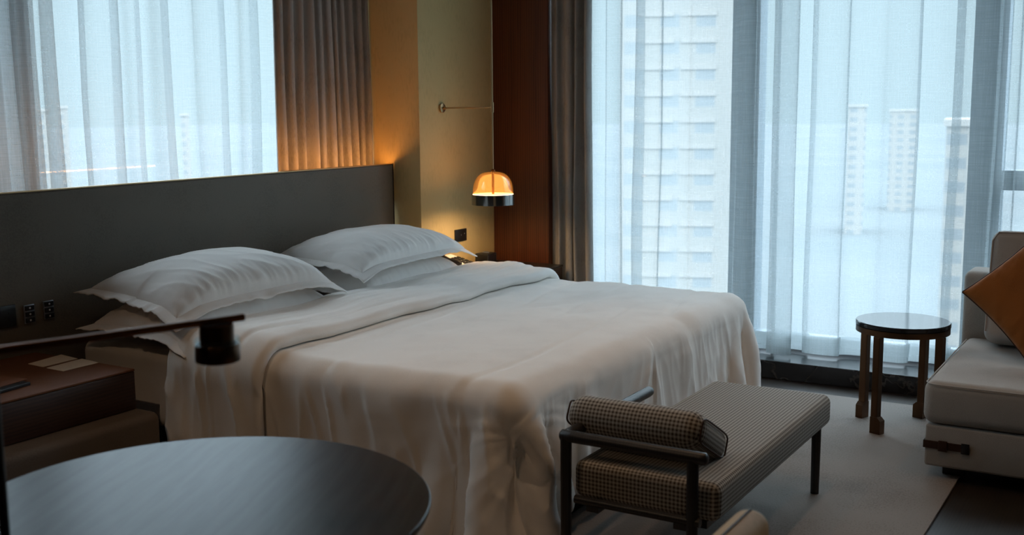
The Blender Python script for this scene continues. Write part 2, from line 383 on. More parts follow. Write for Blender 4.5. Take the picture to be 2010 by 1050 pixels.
# ------------------------------------------------------------------ bed
bed = empty('bed', (-1.13, -1.03, 0), label='wide double bed with white fitted sheet on a dark base', cat='bed')
build('base', MB().rbox(-.97, .97, -.96, .97, .0, .24, .01), M['black'], bed, 40)
def soft_box(x0, x1, y0, y1, z0, z1, r, seed, amp=.006, n=(60, 60)):
    mb = MB().rbox(x0, x1, y0, y1, z0, z1, r, 6); bm = bmesh.new(); me = bpy.data.meshes.new('t'); me.from_pydata(mb.v, [], mb.f); bm.from_mesh(me)
    bmesh.ops.subdivide_edges(bm, edges=[e for e in bm.edges if e.calc_length() > .12], cuts=20, use_grid_fill=True)
    bm.normal_update()
    for v in bm.verts:
        c = v.co; v.co = c + v.normal * amp * fbm(c.x * 5 + seed, c.y * 5, c.z * 5)
    bpy.data.meshes.remove(me); return MB().bm(bm)
build('mattress', soft_box(-1.03, 1.03, -1.02, .99, .24, .55, .05, 2.), M['sheet'], bed, 180)

# ------------------------------------------------------------------ duvet: cloth relaxed over the mattress, then given its loft
def relax_cloth(x0, x1, y0, y1, dl, dr, df, h=.026, steps=150, iters=14):
    box_c = np.array([(x0 + x1) / 2, (y0 + y1 + .6) / 2, .285]); rr = .06
    half = np.array([(x1 - x0) / 2, (y1 + .6 - y0) / 2, .285]) - rr
    us = np.arange(x0 - dl, x1 + dr + h / 2, h); vs = np.arange(y1, y0 - df - h / 2, -h)
    X, Y = np.meshgrid(us, vs); p = np.stack([X, Y, np.full_like(X, .585)], -1)
    p[..., 2] += .004 * rng.standard_normal(X.shape)
    v = np.zeros_like(p); dt = .02; g = np.array([0, 0, -9.8])
    ny, nx = X.shape
    def con(p, A, B, L, k):
        d = p[B] - p[A]; l = np.linalg.norm(d, axis=-1, keepdims=True) + 1e-9
        c = d * ((l - L) / l) * (.5 * k); p[A] += c; p[B] -= c
    S = slice
    cons = []
    for st, k in ((1, .95), (2, .06), (4, .015)):
        for par in range(2 * st):
            ia = np.array([i for i in range(nx - st) if (i % (2 * st)) == par])
            if len(ia): cons.append(((S(None), ia), (S(None), ia + st), h * st, k))
            ja = np.array([i for i in range(ny - st) if (i % (2 * st)) == par])
            if len(ja): cons.append(((ja, S(None)), (ja + st, S(None)), h * st, k))
    for par in (0, 1):
        ja = np.arange(par, ny - 1, 2)
        for q in (0, 1):
            ia = np.arange(q, nx - 1, 2)
            cons.append((np.ix_(ja, ia), np.ix_(ja + 1, ia + 1), h * math.sqrt(2), .35))
            cons.append((np.ix_(ja, ia + 1), np.ix_(ja + 1, ia), h * math.sqrt(2), .35))
    def collide(p, prev):
        q = p - box_c; a = np.abs(q) - half; ao = np.maximum(a, 0); lo = np.linalg.norm(ao, axis=-1)
        sd_ = lo + np.minimum(a.max(-1), 0) - rr
        hit = sd_ < 0
        if hit.any():
            n = np.where(lo[..., None] > 1e-6, ao * np.sign(q) / (lo[..., None] + 1e-9), 0)
            ins = hit & (lo <= 1e-6); n[ins] = (0, 0, 1)
            pen = np.where(ins, -(q[..., 2] - half[2]) + rr, -sd_)
            p2 = p + n * np.where(hit, pen, 0)[..., None]
            mv = p2 - prev; mv_n = (mv * n).sum(-1, keepdims=True) * n; tang = mv - mv_n
            fr = np.where(n[..., 2] > .6, .97, .35)[..., None]
            p2 = np.where(hit[..., None], p2 - tang * fr, p2); p[...] = p2
        fl = p[..., 2] < .03; p[..., 2] = np.where(fl, .03, p[..., 2])
    for s in range(steps):
        prev = p.copy(); v += g * dt; v *= .965
        p = p + v * dt
        for it in range(iters):
            for A, B, L, k in cons: con(p, A, B, L, k)
            collide(p, prev)
        v = (p - prev) / dt
    return p

def upsample(p, k):
    def up(a):
        n = a.shape[0]; t = np.linspace(0, n - 1, (n - 1) * k + 1); i = np.clip(t.astype(int), 0, n - 2); f = (t - i)[:, None, None]
        g_ = lambda j: a[np.clip(j, 0, n - 1)]
        p0, p1, p2, p3 = g_(i - 1), g_(i), g_(i + 1), g_(i + 2)
        return .5 * ((2 * p1) + (-p0 + p2) * f + (2 * p0 - 5 * p1 + 4 * p2 - p3) * f ** 2 + (-p0 + 3 * p1 - 3 * p2 + p3) * f ** 3)
    return np.swapaxes(up(np.swapaxes(up(p), 0, 1)), 0, 1)
def gnormals(p):
    du = np.gradient(p, axis=1); dv = np.gradient(p, axis=0); n = np.cross(dv, du); n /= np.linalg.norm(n, axis=-1, keepdims=True) + 1e-9
    return n
DUV_L, DUV_R, DUV_F, DUV_H = -2.15, -.085, -2.085, -.62
cl = relax_cloth(DUV_L, DUV_R, DUV_F, DUV_H, .52, .42, .385)
# the foot and right-hand drops hang close to the mattress
def tuck(d, lim): return np.where(d > 0, lim * np.tanh(d / lim), d)
lim_ = np.where(cl[..., 0] < -1.75, .075 + np.clip((-1.75 - cl[..., 0]) / .4, 0, 1) * .14, .075)
cl[..., 1] = DUV_F - tuck(DUV_F - cl[..., 1], lim_)
cl[..., 0] = DUV_R + tuck(cl[..., 0] - DUV_R, .045)
cl[..., 0] = DUV_L - tuck(DUV_L - cl[..., 0], .24)
cl = upsample(cl, 3)
nn = gnormals(cl)
if nn[5, nn.shape[1] // 2, 2] < 0: nn = -nn
NV, NU = cl.shape[:2]; HF = .026 / 3
DUV_L_DROP, DUV_R_DROP, DUV_TOP, UTOT = .52, .42, DUV_H - DUV_F, (NU - 1) * HF; W2 = UTOT / 2
loft = np.zeros((NV, NU)); fine = np.zeros((NV, NU))
for i in range(NV):
    for j in range(NU):
        u, v = j * HF, i * HF; zz = cl[i, j, 2]; side = min(1, max(0, (.56 - zz) / .1))
        a = .5 + .5 * fbm(u * 2.3, v * 3.4, 1.3, 2)
        # broad dents on the top, thin tension creases running down on the drop
        ang = fbm(u * 1.1, v * 1.1, 8., 1)
        lines = max(0, 1 - abs(mnoise.noise((u * .55 + .3 * ang, v * 4.2, 4.))) * 9)
        ua, va = (DUV_L_DROP, DUV_TOP) if u < W2 else (UTOT - DUV_R_DROP, DUV_TOP)
        du_, dv_ = u - ua, v - va; rad_ = math.hypot(du_, dv_); th_ = math.atan2(dv_, du_)
        k0 = math.exp(-rad_ / .38) * min(1, rad_ / .10)
        n0 = mnoise.noise((th_ * 3.4, rad_ * 1.5, 21. if u < W2 else 27.))
        star = max(0, 1 - abs(n0) * 4.5) ** 1.5
        if v > va: c1, c2 = u + .35 * (v - va) * (1 if u < W2 else -1), v
        elif u < ua and u < W2: c1, c2 = v + .45 * (u - ua), u
        else: c1, c2 = v - .45 * (u - ua), u
        ca = max(0, 1 - abs(mnoise.noise((c1 * 4.2 + ang * 1.5, c2 * 1.1, 2.))) * 3.2) ** 1.5
        cb = max(0, 1 - abs(mnoise.noise((c1 * 10. + ang * 2.5, c2 * 1.9, 6.))) * 4.) ** 2
        crease = .022 * ca * (1 - k0) + (.011 if v < va else .004) * cb + .006 * k0 * star
        if u < W2:
            crease += .030 * math.exp(-((th_ - 2.36) / .16) ** 2) * min(1, rad_ / .12) - .036 * math.exp(-((th_ - 1.86) / .20) ** 2) * min(1, rad_ / .06) * math.exp(-rad_ / .5)
            crease -= .020 * math.exp(-(((u - ua + .025) / .035) ** 2 + ((v - va - .06) / .05) ** 2))
        loft[i, j] = .020 + .016 * a + side * crease * (1. if u < W2 else .6) - (1 - side) * .006 * lines
        fine[i, j] = .0025 * mnoise.noise((u * 9, v * 14, 3.))
edge = np.minimum.reduce([np.arange(NU)[None, :] * HF + 0 * loft, (NU - 1 - np.arange(NU))[None, :] * HF + 0 * loft, (NV - 1 - np.arange(NV))[:, None] * HF + 0 * loft])
tap = np.clip(edge / .05, 0, 1) ** .5
outer = cl + nn * ((loft + fine) * (.25 + .75 * tap))[..., None]
inner = cl - nn * .002
def shell(mb, A, B):
    # closed shell between two grids of the same size
    a, b = A.shape[:2]; mb.grid(A); o = len(mb.v); mb.grid(B)
    rim = [(0, j) for j in range(b)] + [(i, b - 1) for i in range(1, a)] + [(a - 1, j) for j in range(b - 2, -1, -1)] + [(i, 0) for i in range(a - 2, 0, -1)]
    f = []
    for k in range(len(rim)):
        p, q = rim[k], rim[(k + 1) % len(rim)]
        f.append((p[0] * b + p[1], q[0] * b + q[1], o + q[0] * b + q[1], o + p[0] * b + p[1]))
    s0 = o - a * b
    mb.f.extend([tuple(s0 + i for i in ff) for ff in f]); return mb
duv = build('duvet', shell(MB(), outer, inner), M['linen'], None, 180)
tag(duv, 'white duvet draped over the whole bed with a folded-back band', 'duvet')
# the band folded back at the head end: a second thickness riding on the first
def at_v(G, rows):
    r_ = np.clip(rows, 0, NV - 1.001); a0 = r_.astype(int); f = (r_ - a0)[..., None]; jj = np.arange(NU)[None, :]
    return G[a0, jj] * (1 - f) + G[a0 + 1, jj] * f
us_ = np.arange(NU) * HF
thick = np.array([.050 + .010 * fbm(q * 2.1, 2., 7., 2) for q in us_]); wob = np.array([(.030 * fbm(q * 1.7, 0, 11., 2) + .010 * mnoise.noise((q * 6.5, 3., 2.))) for q in us_])
v0 = -.012 + 0 * us_; v1 = .43 + wob
prof = [(0, 0., 0)] + [(0, k / 8 * PI, 1) for k in range(9)]
rowsV, rowsH = [], []
rr0 = thick * .5
for k in range(10):
    a_ = k / 9 * PI; rowsV.append(v0 + rr0 - rr0 * np.sin(a_)); rowsH.append(rr0 - rr0 * np.cos(a_))
for k in range(1, 48):
    t_ = k / 48; vv = v0 + rr0 + (v1 - v0 - rr0) * t_; rowsV.append(vv)
    bulge = np.array([.008 * math.sin(PI * t_) + .006 * fbm(q * 2.4, t_ * 1.6, 15., 2) * math.sin(PI * t_) + .007 * max(0, 1 - abs(mnoise.noise((q * 1.3 + t_ * 1.2, t_ * 5.5, 31.))) * 4.) ** 2 * math.sin(PI * t_)
                      + (.010 * max(0, 1 - abs(mnoise.noise((t_ * 4.6 + q * .8, q * 1.4, 37.))) * 3.5) ** 2 * math.sin(PI * t_) if q < .5 else 0) for q in us_])
    rowsH.append(thick + bulge)
for k in range(0, 13):
    a_ = k / 12 * PI; rowsV.append(v1 + rr0 * 1.5 * np.sin(a_)); rowsH.append(rr0 + rr0 * np.cos(a_))
rowsV = np.array(rowsV); rowsH = np.maximum(np.array(rowsH), .0015)
endt = np.clip(np.minimum(us_, UTOT - us_) / .03, 0, 1) ** .5
BP = at_v(outer, rowsV / HF); BN = at_v(nn, rowsV / HF); BN /= np.linalg.norm(BN, axis=-1, keepdims=True)
# rows ahead of the duvet's own edge run on level
BP[..., 1] -= np.minimum(rowsV, 0); band_out = BP + BN * (rowsH * (.12 + .88 * endt[None]))[..., None]
bandmb = MB().grid(band_out)
bd = build('folded_band', bandmb, M['linen'], duv, 180)

# ------------------------------------------------------------------ pillows
def pillow_mesh(W, D, H, seed, fl=.045, nu=110, nv=76):
    def surf(sgn):
        P = np.zeros((nv, nu, 3))
        for i in range(nv):
            for j in range(nu):
                a = 2 * j / (nu - 1) - 1; b = 2 * i / (nv - 1) - 1
                # pull corners out into points
                px = a * (W / 2) * (1 - .055 * (1 - b * b)); py = b * (D / 2) * (1 - .075 * (1 - a * a))
                h = (max(0, 1 - abs(a) ** 2.6) ** .52) * (max(0, 1 - abs(b) ** 2.4) ** .46)
                edge = min(1 - abs(a), (1 - abs(b)) * D / W)
                wr = math.exp(-edge * 9)
                pl = mnoise.noise((a * 7 + seed, b * 7, 3.)); rad = (mnoise.noise((a * 11 + seed + .8 * b, b * 1.5, 1.)) if abs(b) * .8 + .1 > abs(a) - .1 else mnoise.noise((b * 8 + seed, a * 1.5, 5.)))
                rad = .6 * rad + .6 * (1 - abs(mnoise.noise((a * 8 + seed + b * 2.2, b * 1.2, 4.)))) ** 4 - .2
                dz = h * H / 2 + min(1, h * 3) * (.007 * fbm(a * 1.6 + seed, b * 1.3, sgn * 2., 2) + wr * .011 * rad + wr * .004 * mnoise.noise((a * 24 + seed, b * 3, 8.)) * (abs(b) > .5) + wr * .004 * pl + .0035 * (1 - abs(mnoise.noise((a * 3 + b * 1.6 + seed, b * 1.1 - a * .5, 9.)))) ** 5)
                P[i, j] = (px, py, sgn * max(dz * (1 if sgn > 0 else .42), .0015))
        return P
    return shell(MB(), surf(1), surf(-1))
def flange_mesh(W, D, seed, fl, n=70):
    # the flat oxford border around the seam, gently waving
    ring = []
    for k in range(4):
        for i in range(n):
            t = 2 * i / n - 1
            a, b = ((t, -1), (1, t), (-t, 1), (-1, -t))[k]; ring.append((a, b))
    rows = 5; up = np.zeros((rows, len(ring), 3)); dn = up.copy()
    for r_ in range(rows):
        f = r_ / (rows - 1)
        for j, (a, b) in enumerate(ring):
            x = a * (W / 2) * (1 - .055 * (1 - b * b)); y = b * (D / 2) * (1 - .075 * (1 - a * a))
            cx = a if abs(a) > .999 else a * abs(a) ** 6; cy = b if abs(b) > .999 else b * abs(b) ** 6
            x += cx * fl * (f * 1.0 - .12); y += cy * fl * (f * 1.0 - .12)
            z = f * (.012 * mnoise.noise((a * 5 + seed, b * 5, 2.)) + .006 * mnoise.noise((a * 14, b * 14 + seed, 7.)) - .012)
            up[r_, j] = (x, y, z + .0022); dn[r_, j] = (x, y, z - .0022)
    mb = MB(); nring = len(ring); P = np.concatenate([up, dn[::-1]], 0)
    P = np.concatenate([P, P[:1]], 0); mb.grid(P, wrap=True); return mb
def bend(o, fn):
    for v in o.data.vertices: v.co = fn(v.co)
    o.data.update()
def pillow(name, loc, rot, W, D, H, seed, label, droop=.0):
    b = build(name, pillow_mesh(W, D, H, seed), M['pillow'], None, 180)
    f = build('flange', flange_mesh(W, D, seed, .05), M['pillow'], b, 180)
    def dr(c):
        x, y, z = c; e = max(0, abs(x) / (W / 2) - .45); e2 = max(0, -y / (D / 2) - .4)
        cn = max(0, abs(x) / (W / 2) - .72) * max(0, abs(y) / (D / 2) - .6); return Vector((x, y, z - droop * (.45 if y > 0 else 1) * e * e - droop * .5 * e2 * e2 - (.15 if y < 0 else .03) * cn))
    bend(b, dr); bend(f, dr)
    b.location = loc; b.rotation_euler = rot
    tag(b, label, 'pillow', 'white bed pillows'); return b
pillow('pillow', (-1.755, -.43, .632), (R(1), R(0), R(1)), .89, .50, .25, 1., 'lower white pillow of the left stack, nearest the switches', .03)
pillow('pillow', (-1.755, -.41, .757), (R(4.5), R(-1), R(-2)), .85, .51, .225, 4.3, 'upper white pillow of the left stack, nearest the switches', .045)
pillow('pillow', (-.66, -.40, .628), (R(1), R(0), R(-1)), .83, .50, .24, 8.1, 'lower white pillow of the right stack, near the hanging lamp', .015)
pillow('pillow', (-.68, -.39, .762), (R(3), R(-.5), R(1)), .87, .51, .225, 12.7, 'upper white pillow of the right stack, near the hanging lamp', .015)

# ------------------------------------------------------------------ bedside units
ns = empty('nightstand', (-2.85, -.29, 0), label='brown wooden nightstand with leather top left of the bed', cat='nightstand')
build('plinth', MB().rbox(-.65, .545, -.385, .29, .04, .372, .03, 5), M['plinthleather'], ns, 50)
build('drawer', MB().rbox(-.60, .517, -.285, .285, .3735, .514, .004, 2), M['nightwood'], ns, 40)
build('top', MB().rbox(-.60, .517, -.287, .285, .5145, .5235, .003, 2), M['nighttop'], ns, 40)
build('plinth_base', MB().box(-.6, .5, -.34, .28, 0, .039), M['black'], ns, 0)
n2 = empty('nightstand', (.36, -.36, 0), label='dark wooden nightstand right of the bed, under the hanging lamp', cat='nightstand')
build('drawer', MB().rbox(-.33, .385, -.308, .198, .38, .515, .004, 2), M['nightwood'], n2, 40)
build('top', MB().rbox(-.33, .385, -.312, .198, .5155, .528, .003, 2), M['plastic'], n2, 40)
build('plinth', MB().rbox(-.32, .375, -.28, .198, .0, .379, .01, 3), M['plinthleather'], n2, 40)
def card(pts, z, label, grp=None):
    a = [Vector((x, y, z)) for x, y in pts]; mb = MB()
    mb.add([*a, *[q + Vector((0, 0, .0015)) for q in a]], [(0, 1, 2, 3), (4, 5, 6, 7), (0, 1, 5, 4), (1, 2, 6, 5), (2, 3, 7, 6), (3, 0, 4, 7)])
    return tag(build('paper_card', mb, M['paper'], None, 0), label, 'card', 'paper cards on the nightstand')
card([(-2.481, -.168), (-2.318, -.141), (-2.333, -.258), (-2.486, -.262)], .524, 'cream paper card on the brown nightstand, nearer the headboard')
card([(-2.490, -.288), (-2.326, -.273), (-2.338, -.385), (-2.494, -.388)], .524, 'cream paper card on the brown nightstand, nearer the drawer front')
fo = empty('notepad_holder', (-2.82, -.38, .5235), R(8), 'tan leather notepad holder at the left of the brown nightstand', 'notepad')
build('pad', MB().rbox(-.13, .13, -.10, .10, 0, .012, .002, 2), M['plastic'], fo, 30)
build('cover', MB().rbox(-.135, .145, -.07, .12, .0125, .0165, .0015, 2), M['folder'], fo, 30)

# telephone and clock on the right bedside unit
ph = empty('telephone', (.20, -.262, .5285), 0, 'white bedside telephone with black keys behind the right pillow', 'telephone')
def wedge(x0, x1, y0, y1, z0, zb, zf):
    return MB().add([(x0, y0, z0), (x1, y0, z0), (x1, y1, z0), (x0, y1, z0), (x0, y0, zf), (x1, y0, zf), (x1, y1, zb), (x0, y1, zb)],
                    [(0, 1, 2, 3), (4, 5, 6, 7), (0, 1, 5, 4), (1, 2, 6, 5), (2, 3, 7, 6), (3, 0, 4, 7)])
build('body', wedge(-.10, .10, -.10, .10, 0, .085, .035), M['black'], ph, 0, (bev(.004),))
fp = build('faceplate', wedge(-.095, .095, -.095, .092, 0, .0, .0).add([], []), M['whitemark'], ph, 0)
fp.data.clear_geometry(); slope = math.atan2(.05, .2)
me = MB().box(-.092, .092, -.092, .092, 0, .003); fp.data.from_pydata([(x, y * math.cos(slope), .0605 + y * math.sin(slope) + z) for x, y, z in me.v], [], me.f); fp.data.update()
for r_ in range(4):
    for c_ in range(3):
        y = -.07 + r_ * .028; x = .01 + c_ * .028
        k = MB().box(x, x + .02, y, y + .018, .0036, .009)
        kk = MB().add([(a, b * math.cos(slope), .0605 + b * math.sin(slope) + c) for a, b, c in k.v], k.f)
        build('key', kk, M['plastic'], ph, 0)
build('handset', MB().tube([(-.06, -.085, .056), (-.06, -.06, .064), (-.06, 0, .076), (-.06, .06, .094), (-.06, .085, .096)], [.010, .016, .012, .016, .010], 12), M['plastic'], ph, 60)
ck = empty('alarm_clock', (.535, -.26, .5285), R(4), 'small black alarm clock in the corner by the wood panel', 'clock')
build('body', MB().rbox(-.055, .055, -.045, .045, 0, .07, .006), M['plastic'], ck, 40)
build('snooze_button', MB().lathe([(.022, .0705), (.022, .075), (.018, .077), (0, .077)], 0, 0, 24), M['silver'], ck, 40)
build('display', MB().box(-.045, .045, -.0462, -.0452, .012, .058), M['button'], ck, 0)

# ------------------------------------------------------------------ switches and sockets
def switch_panel(x, y, z, w_, h_, label):
    r_ = empty('switch_panel', (x, y, z), 0, label, 'switch', 'bedside switch panels')
    build('plate', MB().rbox(-w_ / 2, w_ / 2, -.006, 0, -h_ / 2, h_ / 2, .0015, 2), M['silver'], r_, 30)
    for k in range(3):
        zc = (k - 1) * h_ / 3
        b_ = build('button', MB().rbox(-w_ / 2 + .0035, w_ / 2 - .0035, -.010, -.0062, zc - h_ / 6 + .003, zc + h_ / 6 - .003, .001, 2), M['button'], r_, 30)
        build('symbol', MB().lathe([(.004, 0), (.004, .0006), (0, .0006)], 0, 0, 16), M['whitemark'], b_, 0).matrix_local = Matrix.Translation((0, -.0101, zc)) @ Matrix.Rotation(R(90), 4, 'X')
    return r_
switch_panel(-2.348, -.001, .677, .046, .072, 'left of the two silver framed switch panels, beside the dark socket')
switch_panel(-2.262, -.001, .680, .046, .072, 'right of the two silver framed switch panels, nearest the pillows')
so = empty('wall_socket', (-2.462, -.001, .682), 0, 'dark socket plate on the headboard, left of the switch panels', 'socket')
build('plate', MB().rbox(-.055, .055, -.008, 0, -.042, .042, .002, 2), M['plastic'], so, 30)
for dx in (-.025, .025):
    for dz in (-.012, .012): build('slot', MB().box(dx - .002, dx + .002, -.0086, -.0081, dz - .005, dz + .005), M['black'], so, 0)
so2 = empty('wall_socket', (.415, -.1575, .712), 0, 'black socket plate on the khaki wall behind the right pillow', 'socket')
build('plate', MB().rbox(-.06, .06, -.008, 0, -.036, .036, .002, 2), M['plastic'], so2, 30)
build('indicator', MB().box(.033, .038, -.0088, -.0081, .004, .009), M['whitemark'], so2, 0)
build('slot', MB().box(-.002, .003, -.0088, -.0081, -.004, .006), M['silver'], so2, 0)

# ------------------------------------------------------------------ hanging lamp
LX, LY = .244, -.50
pl = empty('pendant_lamp', (LX, LY, .92), 0, 'lit amber glass hanging lamp on a brass wall arm beside the bed', 'lamp')
build('rod', MB().tube([(0, 0, .155), (0, 0, CH - .92 - .001)], .005, 12), M['brass'], pl)
build('arm', MB().tube([(0, 0, .537), (0, .335, .537)], .0045, 12), M['brass'], pl)
build('wall_mount', MB().lathe([(.0, 0), (.026, 0), (.026, .012), (.022, .014), (.008, .015), (.008, .03), (0, .03)], 0, 0, 32), M['brass'], pl, 40).matrix_local = Matrix.Translation((0, .3425, .537)) @ Matrix.Rotation(R(90), 4, 'X')
build('clamp', MB().lathe([(.0055, .51), (.009, .51), (.009, .565), (.0055, .565)], 0, 0, 20), M['brass'], pl, 40)
gp = []
for i in range(15):
    a = i / 14 * PI / 2; gp.append((.114 * math.cos(a) ** .62 if i < 14 else .018, .06 + .122 * math.sin(a) ** .9))
gp2 = [(max(r_ - .0025, .016), z - .0012) for r_, z in gp]
build('glass_shade', MB().lathe(gp + gp2[::-1], 0, 0, 64, closed=True), M['amber'], pl, 60)
build('ring', MB().lathe([(.121, .0), (.121, .058), (.1175, .058), (.1175, .0)], 0, 0, 72, closed=True), M['smoke'], pl, 40)
build('diffuser', MB().lathe([(.0, .054), (.113, .054), (.113, .058), (.0, .058)], 0, 0, 64), M['lampglow'], pl, 40)
build('lower_diffuser', MB().lathe([(.0, .046), (.104, .046), (.106, .0535), (.0, .0535)], 0, 0, 64), M['lampdown'], pl, 40)
build('stem', MB().lathe([(.007, .058), (.007, .183), (.012, .184), (.012, .192), (.006, .198), (.0, .199)], 0, 0, 24), M['copper'], pl, 40)

# ------------------------------------------------------------------ round table and reading lamp in front
tb = empty('round_table', (-3.63, -2.30, 0), R(25), 'round dark stained table in the foreground at bottom left', 'table')
build('tabletop', MB().lathe([(0, .712), (.405, .712), (.424, .722), (.4285, .733), (.428, .7385), (.426, .740), (0, .740)], 0, 0, 128), M['tabletop'], tb, 30)
build('pedestal', MB().lathe([(.04, .03), (.04, .7), (.09, .7115), (0, .7115)], 0, 0, 40), M['blackwood'], tb, 40)
build('foot', MB().lathe([(0, 0), (.26, 0), (.26, .012), (.05, .03), (0, .03)], 0, 0, 64), M['blackwood'], tb, 40)
PXL = Vector((-4.008, -2.308)); AZ = 1.10 - .7405
rl = empty('reading_lamp', (PXL.x, PXL.y, .7405), 0, 'dark bronze reading lamp with a long flat arm on the round table', 'lamp')
build('base', MB().lathe([(0, 0), (.045, 0), (.045, .012), (.041, .015), (0, .015)], 0, 0, 48), M['bronze'], rl, 40)
build('pole', MB().tube([(0, 0, .0155), (0, 0, AZ - .0062)], .0075, 20), M['black'], rl, 60)
tip = Vector((-3.625 - PXL.x, -2.440 - PXL.y, AZ)); ang = math.atan2(tip.y, tip.x); Ln = math.hypot(tip.x, tip.y)
build('arm', MB().rbox(-.03, Ln, -.006, .006, -.006, .006, .003, 3), M['copper'], rl, 40, loc=(0, 0, AZ)).rotation_euler = (0, 0, ang)
hp = Vector((math.cos(ang), math.sin(ang), 0)) * (Ln - .051); hp.z = AZ
build('neck', MB().lathe([(0, -.042), (.0285, -.042), (.0285, -.0064), (0, -.0064)], hp.x, hp.y, 40), M['bronze'], rl, 40, loc=(0, 0, hp.z))
build('shade', MB().lathe([(.033, -.070), (.037, -.068), (.0375, -.066), (.0375, -.042), (.035, -.039), (.0305, -.039), (.030, -.066)], hp.x, hp.y, 56, closed=True), M['bronze'], rl, 40, loc=(0, 0, hp.z))
build('glass_rim', MB().lathe([(.0345, -.0385), (.0375, -.0385), (.0375, -.030), (.0345, -.030)], hp.x, hp.y, 56, closed=True), M['glass'], rl, 40, loc=(0, 0, hp.z))
build('lens', MB().lathe([(0, -.054), (.0295, -.054), (.0295, -.050), (0, -.050)], hp.x, hp.y, 40), M['bulb'], rl, 40, loc=(0, 0, hp.z))

# ------------------------------------------------------------------ bench at the foot of the bed
def box_uv(o):
    me = o.data; uvl = me.uv_layers.new(name='UVMap')
    for p in me.polygons:
        n = p.normal; ax = max(range(3), key=lambda i: abs(n[i]))
        for li in p.loop_indices:
            c = me.vertices[me.loops[li].vertex_index].co
            uvl.data[li].uv = {0: (c.y, c.z), 1: (c.x, c.z), 2: (c.x, c.y)}[ax]
bn = empty('bench', (-1.53, -2.49, .0112), 0, 'low checked fabric bench with black rail frame at the foot of the bed', 'bench')
o = build('seat', MB().rbox(-.575, .60, -.24, .23, .258, .375, .03, 6), M['check'], bn, 60); box_uv(o)
build('under_frame', MB().box(-.56, .58, -.20, .20, .235, .2575), M['black'], bn, 0)
RX, RZ = -.612, .462
for yy, zt in ((.232, RZ), (-.175, RZ)):
    build('leg', MB().tube([(RX, yy, 0), (RX, yy, zt)], [.016, .0175], 20), M['blackwood'], bn, 60)
for yy in (.19, -.20):
    build('leg', MB().tube([(.545, yy, 0), (.545, yy, .25)], [.0155, .0175], 20), M['blackwood'], bn, 60)
build('end_rail', MB().tube([(RX, .250, RZ), (RX, .245, RZ), (RX, .2, RZ), (RX, -.2, RZ - .002), (RX, -.212, RZ - .002), (RX, -.219, RZ - .002)], [.012, .018, .0185, .0185, .018, .011], 20), M['blackwood'], bn, 60)
build('back_rail', MB().tube([(RX, .232, RZ), (-.02, .232, RZ + .0), (-.004, .232, RZ), (.0, .232, RZ)], [.0185, .0185, .017, .011], 20), M['blackwood'], bn, 60)
build('side_rail', MB().tube([(RX, -.2, .27), (RX, .2, .27)], .013, 16).box(RX - .005, -.555, -.16, -.12, .24, .2575).box(RX - .005, -.555, .12, .16, .24, .2575), M['blackwood'], bn, 60)
# thick lumbar cushion leaning over the end rail
bo = empty('lumbar_cushion', (-1.924, -2.425, .463), 0, 'thick checked lumbar cushion tipped against the near end rail of the bench', 'cushion')
q_ = MB().rbox(-.14, .14, -.225, .225, -.06, .06, .056, 10)
o = build('body', q_, M['check'], bo, 60); box_uv(o); o.rotation_euler = (0, R(28), 0)
for sg in (-1, 1):
    rr_ = []
    for k in range(49):
        a = 2 * PI * k / 48; c_, s_ = math.cos(a), math.sin(a)
        rr_.append((sg * 0 + .118 * abs(c_) ** .35 * (1 if c_ > 0 else -1), sg * .2195, .038 * abs(s_) ** .35 * (1 if s_ > 0 else -1)))
    pp_ = build('piping', MB().tube(rr_, .003, 8, cap=False), M['strap'], bo, 60); pp_.rotation_euler = (0, R(28), 0)

# ------------------------------------------------------------------ small side table
sc = Vector((.092, -2.763)); stb = empty('side_table', (sc.x, sc.y, .011), R(0), 'small round side table with glossy black top and bronze legs by the window', 'side table')
TR = .203
build('tabletop', MB().lathe([(0, .462), (TR - .004, .462), (TR, .466), (TR, .480), (TR - .003, .484), (0, .484)], 0, 0, 96), mat('glossy_black_stone', (.010, .011, .014), .12, spec=.4), stb, 30)
build('apron', MB().lathe([(TR - .002, .436), (TR - .002, .4615), (TR - .02, .4615), (TR - .02, .436)], 0, 0, 96, closed=True), M['bronze'], stb, 30)
for k in range(4):
    a = R(160 + 90 * k)
    c_, s_ = math.cos(a), math.sin(a); rr = .186
    def rot(mb): return MB().add([(x * c_ - y * s_, x * s_ + y * c_, z) for x, y, z in mb.v], mb.f)
    lg = build('leg', rot(MB().box(rr - .017, rr + .017, -.016, .016, .0, .4355)), M['bronze'], stb, 0, (bev(.003),))
    build('foot', rot(MB().add([(rr - .018, -.017, 0), (rr - .018, .034, 0), (rr + .018, .034, 0), (rr + .018, -.017, 0), (rr - .018, -.017, .06), (rr - .018, .034, .06), (rr + .018, .034, .06), (rr + .018, -.017, .06), (rr - .018, .017, .075), (rr + .018, .017, .075), (rr - .018, -.017, .075), (rr + .018, -.017, .075)],
          [(0, 1, 2, 3), (0, 1, 5, 8, 10), (3, 2, 6, 9, 11), (1, 2, 6, 5), (5, 6, 9, 8), (8, 9, 11, 10), (0, 3, 11, 10)])), M['bronze'], lg, 0)

